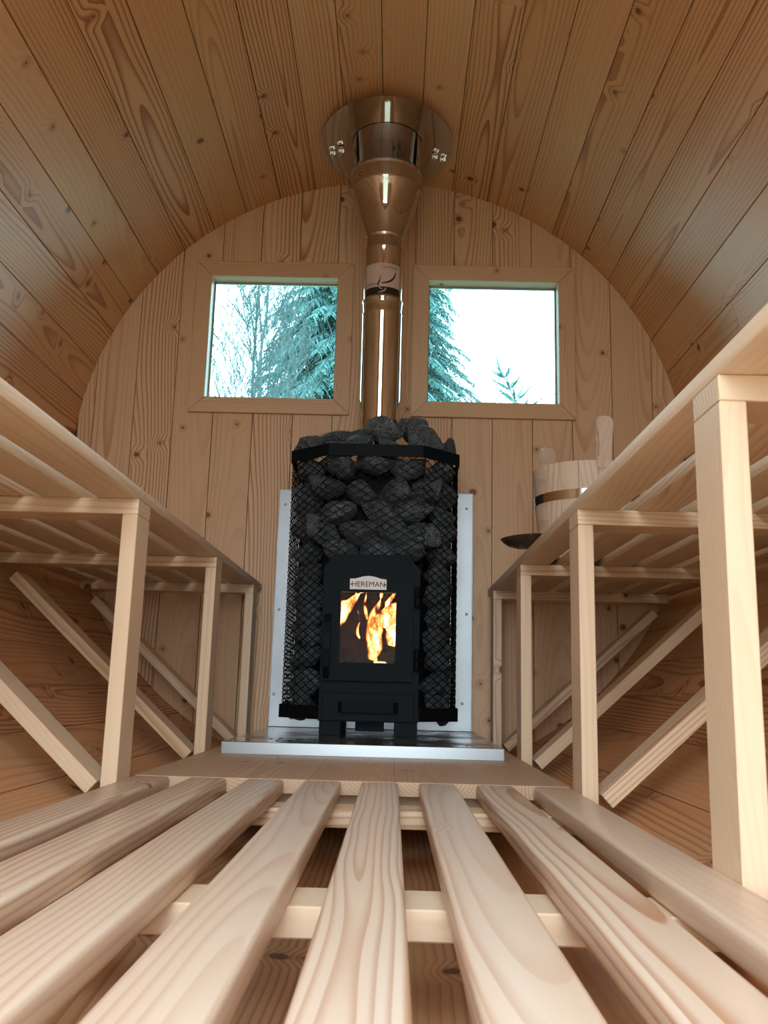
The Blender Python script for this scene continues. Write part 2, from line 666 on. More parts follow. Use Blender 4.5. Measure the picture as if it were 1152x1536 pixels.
def wall_board(name, parent, poly, y, t, mat, gap=.0):
    zm = sum(p[0] for p in poly) / len(poly)
    xm = sum(p[1] for p in poly) / len(poly)
    bm = bmesh.new()
    add_prism(bm, [(p[0] - zm, (p[1] - xm)) for p in poly], t, lambda u, v, d: (u, v, d))
    me = bm_mesh('wall_plank', bm)
    return link_mesh(name, me, mat, parent, axes((xm, y, zm), (0, 0, 1), (1, 0, 0)))


def end_wall(name, y, holes, yshell, tshell, mat):
    bm = bmesh.new()
    hs = [(h[0] - .0, h[1] + .0, h[2] - .0, h[3] + .0) for h in holes]
    CR[0] = R + .03
    xe = sorted({-R - .018, R + .018, *[v for h in hs for v in h[:2]], *[-.9 + .15 * i for i in range(13)]})
    for a, b in zip(xe, xe[1:]):
        for poly in wall_polys(a, b, hs):
            add_prism(bm, poly, tshell, lambda u, v, d: (v, yshell + d, u))
    CR[0] = R - .001
    wall = tag(link_mesh(name, bm_mesh(name, bm), M['backing']), kind='structure')
    g = .0012
    k = -.30 - .1375 * 6
    while k < R:
        for poly in wall_polys(k + g, k + .1375 - g, holes):
            wall_board('plank', wall, poly, y, .014, mat)
        k += .1375
    return wall


back = end_wall('wall_back', D, [(w[0], w[1], w[2], w[3]) for w in WIN], D + .0145, .045, M['cladding_end'])
front = end_wall('wall_front', YF - .014, [DOOR], YF - .05, .035, M['cladding_end'])

# windows: mitred casing, jamb lining, pane
for i, (x0, x1, z0, z1) in enumerate(WIN):
    wd = empty('window_%d' % (i + 1), ((x0 + x1) / 2, D, z0), kind='structure')
    o = .055
    cor = [(x0, z0), (x1, z0), (x1, z1), (x0, z1)]
    out = [(x0 - o, z0 - o), (x1 + o, z0 - o), (x1 + o, z1 + o), (x0 - o, z1 + o)]
    for k in range(4):
        a, b = cor[k], cor[(k + 1) % 4]
        A, B = out[k], out[(k + 1) % 4]
        g = .0005
        c = Vector(((a[0] + b[0] + A[0] + B[0]) / 4, D - .016, (a[1] + b[1] + A[1] + B[1]) / 4))
        ax = Vector((b[0] - a[0], 0, b[1] - a[1])).normalized()
        ay = Vector((A[0] - a[0], 0, A[1] - a[1]))
        mw = axes(c, ax, ay - ax * ay.dot(ax))
        inv = mw.inverted()
        bm = bmesh.new()
        pts = [inv @ Vector((p[0], D - .016, p[1])) for p in (a, b, B, A)]
        sgn = 1 if (mw.to_3x3() @ Vector((0, 0, 1))).y > 0 else -1
        add_prism(bm, [(p.x * .9985, p.y) for p in pts], .016 * sgn, lambda u, v, d: (u, v, d))
        bmesh.ops.bevel(bm, geom=bm.edges[:], offset=.0015, segments=1, affect='EDGES')
        link_mesh('casing', bm_mesh('casing', bm), M['frame'], wd, mw)
    y0, y1, t = D - .012, D + .060, .012
    board('jamb', wd, (x0 - t / 2 + .001, (y0 + y1) / 2, z0), (x0 - t / 2 + .001, (y0 + y1) / 2, z1), (0, 1, 0), y1 - y0, t, M['lumber'], .0008)
    board('jamb', wd, (x1 + t / 2 - .001, (y0 + y1) / 2, z0), (x1 + t / 2 - .001, (y0 + y1) / 2, z1), (0, 1, 0), y1 - y0, t, M['lumber'], .0008)
    board('jamb', wd, (x0, (y0 + y1) / 2, z0 - t / 2 + .001), (x1, (y0 + y1) / 2, z0 - t / 2 + .001), (0, 1, 0), y1 - y0, t, M['lumber'], .0008)
    board('jamb', wd, (x0, (y0 + y1) / 2, z1 + t / 2 - .001), (x1, (y0 + y1) / 2, z1 + t / 2 - .001), (0, 1, 0), y1 - y0, t, M['lumber'], .0008)
    bm = bmesh.new()
    add_box(bm, x0 + .001, x1 - .001, D + .044, D + .050, z0 + .001, z1 - .001)
    link_mesh('pane', bm_mesh('pane', bm), M['glass'], wd)
    bm = bmesh.new()
    for bx in ((x0, x0 + .006, z0, z1), (x1 - .006, x1, z0, z1), (x0, x1, z0, z0 + .006), (x0, x1, z1 - .006, z1)):
        add_box(bm, bx[0], bx[1], D + .038, D + .044, bx[2], bx[3])
    link_mesh('glazing_seal', bm_mesh('seal', bm), plain('grey_glazing_seal', (.30, .33, .34), .6), wd)

# ------------------------------------------------------------------ platform and duckboard
plat = empty('stove_platform', (0, 2.25, ZS - .024), 'low wooden platform of wide boards carrying the metal tray and stove', 'platform')
for k in range(5):
    x0 = -.373 + .1492 * k
    board('plank', plat, (x0 + .0746, 1.59, ZS - .012), (x0 + .0746, D - .002, ZS - .012), (1, 0, 0), .1488, .024, M['platform'], .0006)
for y in (1.68, 2.25, 2.83):
    board('bearer', plat, (-.372, y, ZS - .0375), (.372, y, ZS - .0375), (0, 1, 0), .075, .027, M['lumber'])

duck = empty('duckboard', (0, .75, ZS - .027), 'slatted wooden floor grating of rounded slats filling the foreground', 'duckboard')
for k in range(8):
    x = -.3735 + .0624 / 2 + k * (.747 - .0624) / 7
    board('slat', duck, (x, YF + .004, ZS - .0135), (x, 1.585, ZS - .0135), (1, 0, 0), .0632, .027, M['slat'], .0055, 3)
for y in (.10, .815, 1.43):
    board('crossbar', duck, (-.3715, y + .0375, ZS - .0405), (.3715, y + .0375, ZS - .0405), (0, 1, 0), .075, .0265, M['lumber'])

# ------------------------------------------------------------------ benches
POST_Y = (.823, 1.488, 2.176, 2.777)


def bench(sd, label):
    b = empty('sauna_bench', (sd * .6, 1.6, -.2), label, 'bench')
    for k in range(6):
        x = sd * (BX + .036 + .0985 * k)
        board('slat', b, (x, -.25, ZB + TS / 2), (x, D - .003, ZB + TS / 2), (1, 0, 0), .072, TS, M['lumber'], .003, 2)
    for y in POST_Y:
        ym = y + .0375
        board('beam', b, (sd * BX, ym, ZB - .0135), (sd * .917, ym, ZB - .0135), (0, 1, 0), .075, .0265, M['lumber'], .0012)
        board('post', b, (sd * (BX + .0132), ym, -.212), (sd * (BX + .0132), ym, ZB - .027), (0, 1, 0), .075, .0262, M['lumber'], .0012)
        dr = Vector((sd * .74, 0, .672))
        a = Vector((sd * .4135, ym, -.1605))
        board('brace', b, a, a + dr * .622, (0, 1, 0), .075, .0262, M['lumber'], .0012)
    return b


bench(-1, 'left pale wooden sauna bench with slatted seat, posts and slanting braces')
bench(1, 'right pale wooden sauna bench with slatted seat, carrying the bucket')

# ------------------------------------------------------------------ tray and heat shield
ZT = -.122


def screws(parent, pts, ax, r=.004, name='screw'):
    for p in pts:
        bm = bmesh.new()
        add_lathe(bm, [(0, 0), (r, 0), (r, .0008), (r * .6, .0022), (0, .0026)], 10)
        me = bm_mesh('screw', bm, True)
        z = Vector(ax)
        x = Vector((1, 0, 0)) if abs(z.x) < .9 else Vector((0, 1, 0))
        y = z.cross(x)
        link_mesh(name, me, M['zinc_bolt'], parent, axes(p, x, y))


tray = empty('stove_tray', (0, 2.5, ZS), 'shiny folded steel tray under the stove on the wooden platform', 'tray')
bm = bmesh.new()
TX0, TX1, TY0, TY1 = -.325, .327, 2.125, 2.925
add_box(bm, TX0, TX1, TY0, TY1, ZT - .0015, ZT, .0006)
link_mesh('sheet', bm_mesh('sheet', bm), M['tray'], tray)
bm = bmesh.new()
add_box(bm, TX0, TX1, TY0 - .0015, TY0, ZS, ZT - .0002, .0006)
add_box(bm, TX0 - .0015, TX0, TY0, TY1, ZS, ZT - .0002, .0006)
add_box(bm, TX1, TX1 + .0015, TY0, TY1, ZS, ZT - .0002, .0006)
link_mesh('folded_rim', bm_mesh('rim', bm), M['rim'], tray)
screws(tray, [(-.305, 2.15, ZT), (.31, 2.15, ZT), (-.295, 2.80, ZT), (.30, 2.80, ZT)], (0, 0, 1), .0035)
bm = bmesh.new()
for k in range(26):
    a, rr = rnd.uniform(0, 6.28), rnd.uniform(.002, .006)
    add_lathe(bm, [(0, .0012), (rr * .7, .0009), (rr, 0)], 6, (rnd.uniform(-.24, .27), rnd.uniform(2.17, 2.36), ZT))
o = link_mesh('soot_crumbs', bm_mesh('crumbs', bm), M['char'], tray)
tag(o, kind='stuff')

sh = empty('heat_shield', (0, 2.93, ZT), 'upright brushed steel sheet on the wall behind the stove', 'heat shield')
bm = bmesh.new()
add_box(bm, -.325, .319, 2.918, 2.9205, ZT + .003, .650, .0008)
link_mesh('sheet', bm_mesh('sheet', bm), M['sheet'], sh)
bm = bmesh.new()
for x0, x1, z0, z1 in ((-.3265, -.325, ZT + .003, .65), (.319, .3205, ZT + .003, .65), (-.3265, .3205, .65, .6515)):
    add_box(bm, x0, x1, 2.918, 2.951, z0, z1)
add_box(bm, -.325, .319, 2.912, 2.918, ZT + .002, ZT + .006)
link_mesh('folded_rim', bm_mesh('rim', bm), M['sheet'], sh)
screws(sh, [(x, 2.918, z) for x, z in ((-.305, .60), (.300, .60), (-.31, .25), (.302, .25), (-.313, -.02), (.29, -.035))], (0, -1, 0), .0045)

# ------------------------------------------------------------------ stove
st = empty('sauna_stove', (0, 2.69, ZT), 'black wood-burning sauna stove with glass door and mesh cage of stones', 'stove')
YB0 = 2.49                                  # body front plate
bm = bmesh.new()
outer = [(-.134, -.084), (.138, -.084), (.136, .335), (.100, .376), (-.106, .376), (-.132, .335)]
add_holed_plate(bm, outer, [(-.098, .055), (.092, .055), (.092, .295), (-.098, .295)], YB0, YB0 + .005)
link_mesh('front_plate', bm_mesh('front_plate', bm), M['black'], st)
bm = bmesh.new()
add_box(bm, -.134, -.130, YB0 + .005, 2.84, -.084, .335)
add_box(bm, .134, .138, YB0 + .005, 2.84, -.084, .335)
add_box(bm, -.130, .134, 2.836, 2.84, -.084, .335)
add_box(bm, -.130, .134, YB0 + .005, 2.836, -.084, -.080)
add_box(bm, -.130, .134, YB0 + .005, 2.836, .331, .335)
link_mesh('firebox_shell', bm_mesh('firebox', bm), M['black'], st)
bm = bmesh.new()
add_box(bm, -.129, .133, YB0 + .006, 2.835, .040, .046)
add_box(bm, -.129, -.112, YB0 + .006, 2.835, .046, .33)
add_box(bm, .116, .133, YB0 + .006, 2.835, .046, .33)
add_box(bm, -.112, .116, 2.76, 2.835, .046, .33)
link_mesh('firebrick_lining', bm_mesh('lining', bm), M['soot'], st)
# door
YD = 2.470
dr_ = bmesh.new()
add_holed_plate(dr_, [(-.129, .0254), (.119, .0254), (.118, .313), (-.1265, .313)],
                [(-.0815, .0745), (.0715, .0745), (.0715, .2675), (-.0815, .2675)], YD, YD + .016)
bmesh.ops.recalc_face_normals(dr_, faces=dr_.faces[:])
door = link_mesh('door', bm_mesh('door', dr_), M['black'], st)
bm = bmesh.new()
add_box(bm, -.0815, .0715, YD + .007, YD + .011, .0745, .2675)
link_mesh('glass_pane', bm_mesh('pane', bm), M['stove_glass'], door)
bm = bmesh.new()
pl = [(-.058, .2745), (.0435, .2745), (.0435, .3035), (.030, .3045), (.010, .3105), (-.006, .3125), (-.022, .3105), (-.042, .3045), (-.058, .3035)]
add_prism(bm, pl, .0025, lambda u, v, d: (u, YD - .0025 + d, v))
npl = link_mesh('nameplate', bm_mesh('nameplate', bm), M['enamel'], door)
tag(npl, 'small white arched metal nameplate')
tm = text_mesh('HEREMAN', .0205, .0006)
link_mesh('lettering', tm, M['engraved'], npl if False else door, Matrix.Translation((-.0065, YD - .0028, .2885)) @ Matrix.Rotation(PI / 2, 4, 'X'))
for x in (-.0545, .040):
    bm = bmesh.new()
    add_lathe(bm, [(0, 0), (.0020, 0), (.0022, .0008), (0, .0013)], 8)
    link_mesh('rivet', bm_mesh('rivet', bm), M['engraved'], door, axes((x, YD - .0026, .2885), (1, 0, 0), (0, 0, 1)))
bm = bmesh.new()
hp = [(0, .030), (-.010, .040), (-.030, .060), (-.037, .110), (-.037, .150), (-.028, .180), (-.012, .196), (0, .204)]
for (a, z0), (b, z1) in zip(hp, hp[1:]):
    add_prism(bm, [(YD + a - .0025, z0), (YD + b - .0025, z1), (YD + b + .0025, z1), (YD + a + .0025, z0)], .017, lambda u, v, d: (-.1235 + d, u, v))
link_mesh('handle', bm_mesh('handle', bm), M['black'], door)
for z0, z1 in ((.227, .286), (.0535, .1155)):
    bm = bmesh.new()
    for k in range(2):
        zz0 = z0 + (z1 - z0) * k / 2
        add_lathe(bm, [(0, .0006), (.0065, .0006), (.0075, .002), (.0075, (z1 - z0) / 2 - .002), (.0065, (z1 - z0) / 2 - .0006), (0, (z1 - z0) / 2 - .0006)], 14, (.1305, 2.480, zz0))
    add_box(bm, .117, .1305, 2.482, 2.488, z0 + .006, z0 + (z1 - z0) / 2 - .004)
    link_mesh('hinge', bm_mesh('hinge', bm, True), M['black_mesh'], door)
# ash drawer
bm = bmesh.new()
add_box(bm, -.1245, .1255, YB0 - .007, YB0, -.0815, -.0075, .001)
dw = link_mesh('ash_drawer', bm_mesh('drawer', bm), M['black'], st)
bm = bmesh.new()
hp = [(-.081, 0), (-.079, -.014), (-.068, -.022), (.070, -.022), (.081, -.014), (.083, 0)]
for (x0, y0), (x1, y1) in zip(hp, hp[1:]):
    add_prism(bm, [(x0, y0), (x1, y1), (x1, y1 + .003), (x0, y0 + .003)], .028, lambda u, v, d: (u, YB0 - .007 + v, -.0585 + d))
link_mesh('handle', bm_mesh('handle', bm), M['black_mesh'], dw)
# feet
for x0, x1, y0 in ((-.130, -.072, YB0 - .004), (.074, .136, YB0 - .004), (-.130, -.072, 2.72), (.074, .136, 2.72)):
    bm = bmesh.new()
    add_box(bm, x0, x1, y0, y0 + .075, ZT, -.084, .001)
    link_mesh('foot', bm_mesh('foot', bm), M['black'], st)
bm = bmesh.new()
add_box(bm, -.035, .045, 2.56, 2.64, -.112, -.084, .001)
link_mesh('air_duct', bm_mesh('duct', bm), M['black'], st)

# cage: outline in plan from the left rear round the front to the right rear
CAGE = [(-.250, 2.865), (-.250, 2.617), (-.133, 2.520), (.139, 2.520), (.248, 2.617), (.248, 2.865)]


def band(name, z0, z1, out, th, mat):
    bm = bmesh.new()
    pts = [Vector((x, y)) for x, y in CAGE]
    c = Vector((0, 2.72))
    q = []
    for i, p in enumerate(pts):
        d = Vector((0, 0))
        for a, b in ((i - 1, i), (i, i + 1)):
            if 0 <= a and b < len(pts):
                e = (pts[b] - pts[a]).normalized()
                d += Vector((e.y, -e.x)) * (-1 if False else 1)
        d.normalize()
        if d.dot(p - c) < 0:
            d = -d
        k = 1 / max(.6, abs(d.dot(Vector(((pts[min(i + 1, 5)] - pts[max(i, 0) if i < 5 else 4]).normalized().y, -(pts[min(i + 1, 5)] - pts[max(i, 0) if i < 5 else 4]).normalized().x)))))
        q.append([bm.verts.new((p.x + d.x * o_ * k, p.y + d.y * o_ * k, z)) for o_ in (out, out + th) for z in (z0, z1)])
    for s, t in zip(q, q[1:]):
        for i, j in ((0, 1), (1, 3), (3, 2), (2, 0)):
            bm.faces.new((s[i], s[j], t[j], t[i]))
    for s in (q[0], q[-1]):
        bm.faces.new((s[0], s[1], s[3], s[2]))
    return link_mesh(name, bm_mesh(name, bm), mat, st)


band('top_band', .669, .7045, .001, .004, M['black'])
band('bottom_band', -.081, -.044, .001, .006, M['black_mesh'])
# floor of the cage on both sides of the firebox
bm = bmesh.new()
add_prism(bm, [(-.250, 2.865), (-.250, 2.62), (-.139, 2.527), (-.139, 2.865)], .004, lambda u, v, d: (u, v, -.081 + d))
link_mesh('cage_floor', bm_mesh('cage_floor', bm), M['black_mesh'], st)
bm = bmesh.new()
add_prism(bm, [(.248, 2.865), (.248, 2.62), (.143, 2.527), (.143, 2.865)], .004, lambda u, v, d: (u, v, -.081 + d))
link_mesh('cage_floor', bm_mesh('cage_floor', bm), M['black_mesh'], st)
bm = bmesh.new()
add_box(bm, -.2475, .2455, 2.865, 2.868, -.081, .7045)
link_mesh('cage_back', bm_mesh('cage_back', bm), M['black'], st)
bm = bmesh.new()                            # black smoke chamber round the foot of the flue, among the stones
add_box(bm, -.15, .15, 2.628, 2.84, .337, .668, .004)
link_mesh('smoke_chamber', bm_mesh('smoke_chamber', bm), M['black_mesh'], st)


def mesh_panel(a, b, z0, z1, cut=None):
    """expanded-metal panel: crossing slanted bars between two plan points"""
    bm = bmesh.new()
    a3, b3 = Vector((a[0], a[1], 0)), Vector((b[0], b[1], 0))
    L = (b3 - a3).length
    e = (b3 - a3).normalized()
    side = Vector((e.y, -e.x, 0))
    DX, DZ = .0375, .0232                   # diamond width and height
    sl = DZ / DX
    for sgn in (1, -1):
        c = -L - 1
        n0 = int((z0 - sl * L - .1) / DZ) - 2
        n1 = int((z1 + sl * L + .1) / DZ) + 2
        for n in range(n0, n1):
            zc = n * DZ
            # z = zc + sgn*sl*u
            u0, u1 = 0.0, L
            ua, ub = (z0 - zc) / (sgn * sl), (z1 - zc) / (sgn * sl)
            lo, hi = max(u0, min(ua, ub)), min(u1, max(ua, ub))
            if hi - lo < .004:
                continue
            add_bar(bm, a3 + e * lo + Vector((0, 0, zc + sgn * sl * lo)), a3 + e * hi + Vector((0, 0, zc + sgn * sl * hi)), .0019, .0019, side)
    return link_mesh('wire_mesh', bm_mesh('wire_mesh', bm), M['black_mesh'], st)


mesh_panel(CAGE[0], CAGE[1], -.06, .69)
mesh_panel(CAGE[1], CAGE[2], -.06, .69)
mesh_panel(CAGE[2], CAGE[3], .335, .69)
mesh_panel(CAGE[3], CAGE[4], -.06, .69)
mesh_panel(CAGE[4], CAGE[5], -.06, .69)


# ------------------------------------------------------------------ stones
def rock_mesh(seed):
    r = random.Random(seed)
    bm = bmesh.new()
    bmesh.ops.create_icosphere(bm, subdivisions=3, radius=1.0)
    planes = []
    for _ in range(15):
        d = Vector((r.gauss(0, 1), r.gauss(0, 1), r.gauss(0, 1))).normalized()
        planes.append((d, r.uniform(.50, .84)))
    off = Vector((r.uniform(0, 50), r.uniform(0, 50), r.uniform(0, 50)))
    for v in bm.verts:
        p = v.co.copy()
        for d, h in planes:
            q = p.dot(d)
            if q > h:
                p -= d * (q - h) * .93
        p *= 1 + .10 * noise.noise(p * 1.6 + off) + .07 * noise.noise(p * 4 + off) + .03 * noise.noise(p * 11 + off)
        v.co = p
    ex = [max(abs(v.co[i]) for v in bm.verts) for i in range(3)]
    for v in bm.verts:
        v.co = Vector([v.co[i] / ex[i] for i in range(3)])
    me = bm_mesh('stone', bm, False)
    me.polygons.foreach_set('use_smooth', [True] * len(me.polygons))
    try:
        me.set_sharp_from_angle(angle=math.radians(18))
    except Exception:
        pass
    me.materials.append(M['rock'])
    return me


ROCKS = [rock_mesh(100 + i) for i in range(12)]
NRK = [0]


def rock(x, y, z, sx, sy, sz, label, group, tilt=None, yaw=None):
    i = NRK[0]
    NRK[0] += 1
    o = bpy.data.objects.new('sauna_stone', ROCKS[i % 12])
    COL.objects.link(o)
    tl = rnd.uniform(-.5, .5) if tilt is None else tilt
    yw = rnd.uniform(-.35, .35) if yaw is None else yaw
    o.matrix_basis = (Matrix.Translation((x, y, z)) @ Matrix.Rotation(yw, 4, 'Z') @ Matrix.Rotation(tl, 4, 'Y')
                      @ Matrix.Diagonal((sx, sy, sz, 1)))
    tag(o, label, 'stone', group)
    return o


def cage_y(x):
    if x < -.133:
        return 2.520 + (-.133 - x) * .097 / .117
    if x > .139:
        return 2.520 + (x - .139) * .097 / .109
    return 2.520


ORD = ['first', 'second', 'third', 'fourth', 'fifth', 'sixth', 'seventh', 'eighth', 'ninth', 'tenth', 'eleventh']
rows = [(.654, [-.208, -.105, -.005, .100, .200]), (.578, [-.225, -.150, -.040, .065, .150, .222]), (.515, [-.210, -.105, .010, .115, .215]),
        (.455, [-.222, -.150, -.045, .060, .150, .225]), (.397, [-.205, -.095, .012, .110, .212])]
GC = 'stones inside the stove mesh'
for ri, (z, xs) in enumerate(rows):
    for ci, x in enumerate(xs):
        edge = abs(x) > .19
        sx, sz, sy = (.054 if edge else .064) * rnd.uniform(.92, 1.1), .041 * rnd.uniform(.9, 1.12), .048
        x_ = x + rnd.uniform(-.008, .008)
        sx = min(sx, .052) if edge else sx
        if abs(x_) > .2:
            x_ = math.copysign(.2, x_)
        y = cage_y(x_) + (.062 if edge else .046)
        rock(x_, y, z + rnd.uniform(-.008, .008), sx, sy, sz,
             'stone behind stove mesh, %s from left in %s row below the top band' % (ORD[ci], ORD[ri]), GC)
for sd, nm in ((-1, 'left'), (1, 'right')):
    z = .338
    k = 0
    while z > -.055:
        x = sd * (.178 if k % 2 else .190) + .002
        rock(x, cage_y(x) + .068, z, .053 * rnd.uniform(.8, 1.05), .050, .040 * rnd.uniform(.85, 1.15),
             'stone behind the mesh %s of the stove door, %s from the top' % (nm, ORD[k]), GC, rnd.uniform(-.9, .9))
        x2 = sd * .212 + .0
        rock(x2, cage_y(x2) + .12, z - .03, .032, .05, .04,
             'stone at the outer %s side of the cage, %s from the top, by the shield' % (nm, ORD[k]), GC)
        z -= .062
        k += 1
for sd, nm in ((-1, 'left'), (1, 'right')):
    rock(sd * .195, 2.70, .655, .052, .055, .040, 'stone high in the %s rear corner of the cage, just under the top band' % nm, GC)
# heap above the band
GT = 'stones heaped on top of the stove'
heap = [(-.200, 2.640, .724, .054, .045, .040, .1, 'flat-topped dark stone at the left end of the stone heap'),
        (-.110, 2.590, .712, .052, .040, .026, .2, 'low dark stone just above the band, left of the heap centre'),
        (-.120, 2.675, .758, .078, .050, .040, -.1, 'long flat dark stone lying left of the flue on the heap'),
        (-.055, 2.570, .722, .050, .038, .028, -.35, 'dark stone with a pale ridge just above the band centre'),
        (-.060, 2.650, .757, .050, .045, .034, -.3, 'dark wedge-shaped stone leaning beside the flue'),
        (.020, 2.565, .758, .064, .044, .044, .08, 'rounded dark stone in front of the flue on the heap'),
        (.045, 2.545, .706, .048, .030, .030, .3, 'small dark stone half hidden behind the band, under the rounded one'),
        (.105, 2.635, .785, .050, .045, .048, .5, 'topmost dark stone of the heap, right of the flue'),
        (.140, 2.590, .740, .066, .045, .050, .30, 'large sloping dark stone on the right of the heap'),
        (.218, 2.650, .730, .030, .032, .034, .9, 'small pointed dark stone at the right end of the stone heap'),
        (.175, 2.690, .740, .050, .050, .034, .0, 'dark stone at the back of the heap, right of the flue')]
for x, y, z, sx, sy, sz, tl, lb in heap:
    rock(x, y, z, sx, sy, sz, lb, GT, tl, rnd.uniform(-.2, .2))

# ------------------------------------------------------------------ fire
def log(name, a, b, r, label, mat, ember=False):
    bm = bmesh.new()
    a, b = Vector(a), Vector(b)
    pts = [a.lerp(b, t) for t in (0, .15, .4, .65, .9, 1)]
    add_tube(bm, pts, [r * .86, r, r * 1.04, r * .97, r, r * .84], 14)
    off = Vector((a.x * 90, a.y * 50, 3))
    for v in bm.verts:
        v.co += Vector((noise.noise(v.co * 60 + off), noise.noise(v.co * 70 + off), noise.noise(v.co * 65 - off))) * r * .35
    o = link_mesh(name, bm_mesh(name, bm, True), mat)
    return tag(o, label, 'log', 'logs burning in the stove')


log('firewood_log', (.065, 2.545, .078), (.030, 2.72, .080), .030, 'charred cracked log at the right of the burning firebox', M['char'])
log('firewood_log', (-.085, 2.60, .072), (.0, 2.73, .075), .026, 'dark log lying at the back left of the firebox', M['char'])
bm = bmesh.new()
add_box(bm, .026, .056, 2.505, 2.53, .0465, .080, .004)
for v in bm.verts:
    v.co.x += (v.co.z - .0465) * -.25 + noise.noise(v.co * 80) * .003
tag(link_mesh('glowing_ember', bm_mesh('ember', bm), M['ember']), 'glowing pale block of burning wood at the lower right behind the stove glass', 'ember')
bm = bmesh.new()
add_box(bm, .066, .094, 2.505, 2.53, .0465, .062, .004)
tag(link_mesh('glowing_ember', bm_mesh('ember', bm), M['ember']), 'small orange ember beside the charred log in the firebox corner', 'ember')


def flame(bm, base, pts, w, d):
    """a licking tongue: flattened tapering tube with waves"""
    n = 22
    P = [Vector(base)] + [Vector(p) for p in pts]
    cen = []
    for i in range(n):
        t = i / (n - 1) * (len(P) - 1)
        k = min(int(t), len(P) - 2)
        f = t - k
        p0, p1, p2, p3 = P[max(k - 1, 0)], P[k], P[k + 1], P[min(k + 2, len(P) - 1)]
        cen.append(.5 * ((2 * p1) + (p2 - p0) * f + (2 * p0 - 5 * p1 + 4 * p2 - p3) * f * f + (3 * p1 - p0 - 3 * p2 + p3) * f ** 3))
    seg = 14
    rings = []
    for i, c in enumerate(cen):
        t = i / (n - 1)
        s = (math.sin(PI * min(1, t * 1.15 + .12)) ** .8 if t < .8 else max(.01, (1 - t) / .2 * .42))
        s = max(.02, s) * (1 + .25 * noise.noise(c * 45))
        dv = (cen[min(i + 1, n - 1)] - cen[max(i - 1, 0)]).normalized()
        u = Vector((dv.z, 0, -dv.x))
        if u.length < .1:
            u = Vector((1, 0, 0))
        u.normalize()
        rings.append([bm.verts.new(c + u * math.cos(2 * PI * k / seg) * w * s + Vector((0, 1, 0)) * math.sin(2 * PI * k / seg) * d * s) for k in range(seg)])
    for a, b in zip(rings, rings[1:]):
        for k in range(seg):
            bm.faces.new((a[k], a[(k + 1) % seg], b[(k + 1) % seg], b[k]))
    bm.faces.new(rings[0])
    bm.faces.new(rings[-1][::-1])


bm = bmesh.new()
flame(bm, (.004, 2.56, .085), [(.014, 2.56, .12), (.010, 2.57, .16), (.022, 2.58, .20), (.045, 2.59, .245), (.075, 2.60, .29)], .026, .020)
flame(bm, (.012, 2.57, .13), [(.004, 2.58, .18), (.010, 2.59, .22), (.026, 2.60, .26), (.030, 2.61, .30)], .015, .013)
flame(bm, (.035, 2.60, .18), [(.050, 2.60, .21), (.075, 2.61, .240), (.100, 2.62, .258), (.112, 2.63, .27)], .024, .018)
flame(bm, (.045, 2.60, .172), [(.068, 2.62, .188), (.092, 2.63, .205), (.110, 2.63, .218)], .008, .008)
flame(bm, (-.110, 2.62, .165), [(-.092, 2.62, .20), (-.078, 2.62, .23), (-.055, 2.63, .26), (-.03, 2.63, .285), (-.01, 2.64, .30)], .019, .014)
flame(bm, (-.112, 2.60, .21), [(-.092, 2.60, .235), (-.065, 2.61, .252), (-.045, 2.62, .28), (-.04, 2.62, .31)], .014, .012)
flame(bm, (-.030, 2.57, .145), [(-.037, 2.57, .160), (-.036, 2.57, .180), (-.031, 2.57, .195), (-.038, 2.57, .225)], .0045, .0045)
flame(bm, (-.010, 2.58, .20), [(-.016, 2.59, .225), (-.020, 2.60, .248), (-.016, 2.60, .275), (-.022, 2.6, .30)], .006, .007)
flame(bm, (-.006, 2.55, .052), [(.008, 2.55, .065), (.018, 2.56, .085), (.012, 2.56, .110), (.006, 2.57, .130)], .006, .006)
flame(bm, (.06, 2.66, .13), [(.07, 2.66, .17), (.085, 2.66, .205), (.08, 2.66, .25), (.095, 2.66, .30)], .026, .010)
tag(link_mesh('flames', bm_mesh('flames', bm, True), M['flame']), 'orange and white flames burning behind the stove door glass', 'fire', None, 'stuff')

# ------------------------------------------------------------------ flue
PX, PY = .006, 2.685
flue = empty('stove_flue', (PX, PY, .70), 'polished stainless steel stovepipe rising from the stove to the ceiling', 'stovepipe')


def lathe_part(name, prof, seg=72, mat='chrome', parent=flue):
    bm = bmesh.new()
    add_lathe(bm, prof, seg, (PX, PY, 0))
    return link_mesh(name, bm_mesh(name, bm, True), M[mat], parent)


r1 = .0615
lathe_part('lower_pipe', [(r1 + .0015, .669), (r1 + .0015, 1.169), (r1 + .0032, 1.174), (r1 + .0015, 1.179), (r1 + .0015, 1.212), (r1 + .0035, 1.215), (r1 + .0035, 1.219), (r1, 1.222)])
lathe_part('upper_pipe', [(r1, 1.221), (r1, 1.385), (r1 + .0025, 1.390), (r1 + .0025, 1.396), (r1, 1.401), (r1, 1.437)])
r2 = .1135
lathe_part('reducer_cone', [(r1, 1.430), (r1 + .004, 1.437), (r1 + .002, 1.443), (r2 - .003, 1.590), (r2 + .004, 1.598), (r2 + .0065, 1.604), (r2 + .0065, 1.611), (r2 + .002, 1.613), (r2, 1.6135)])
lathe_part('insulated_pipe', [(r2, 1.612), (r2, 1.655), (r2 + .0045, 1.660), (r2 + .0045, 1.666), (r2, 1.674), (r2, 1.797)])
bm = bmesh.new()
seg = 96
rx, ry = .218, .256


def fz(x):
    return ZC + math.sqrt(R * R - x * x) - .018


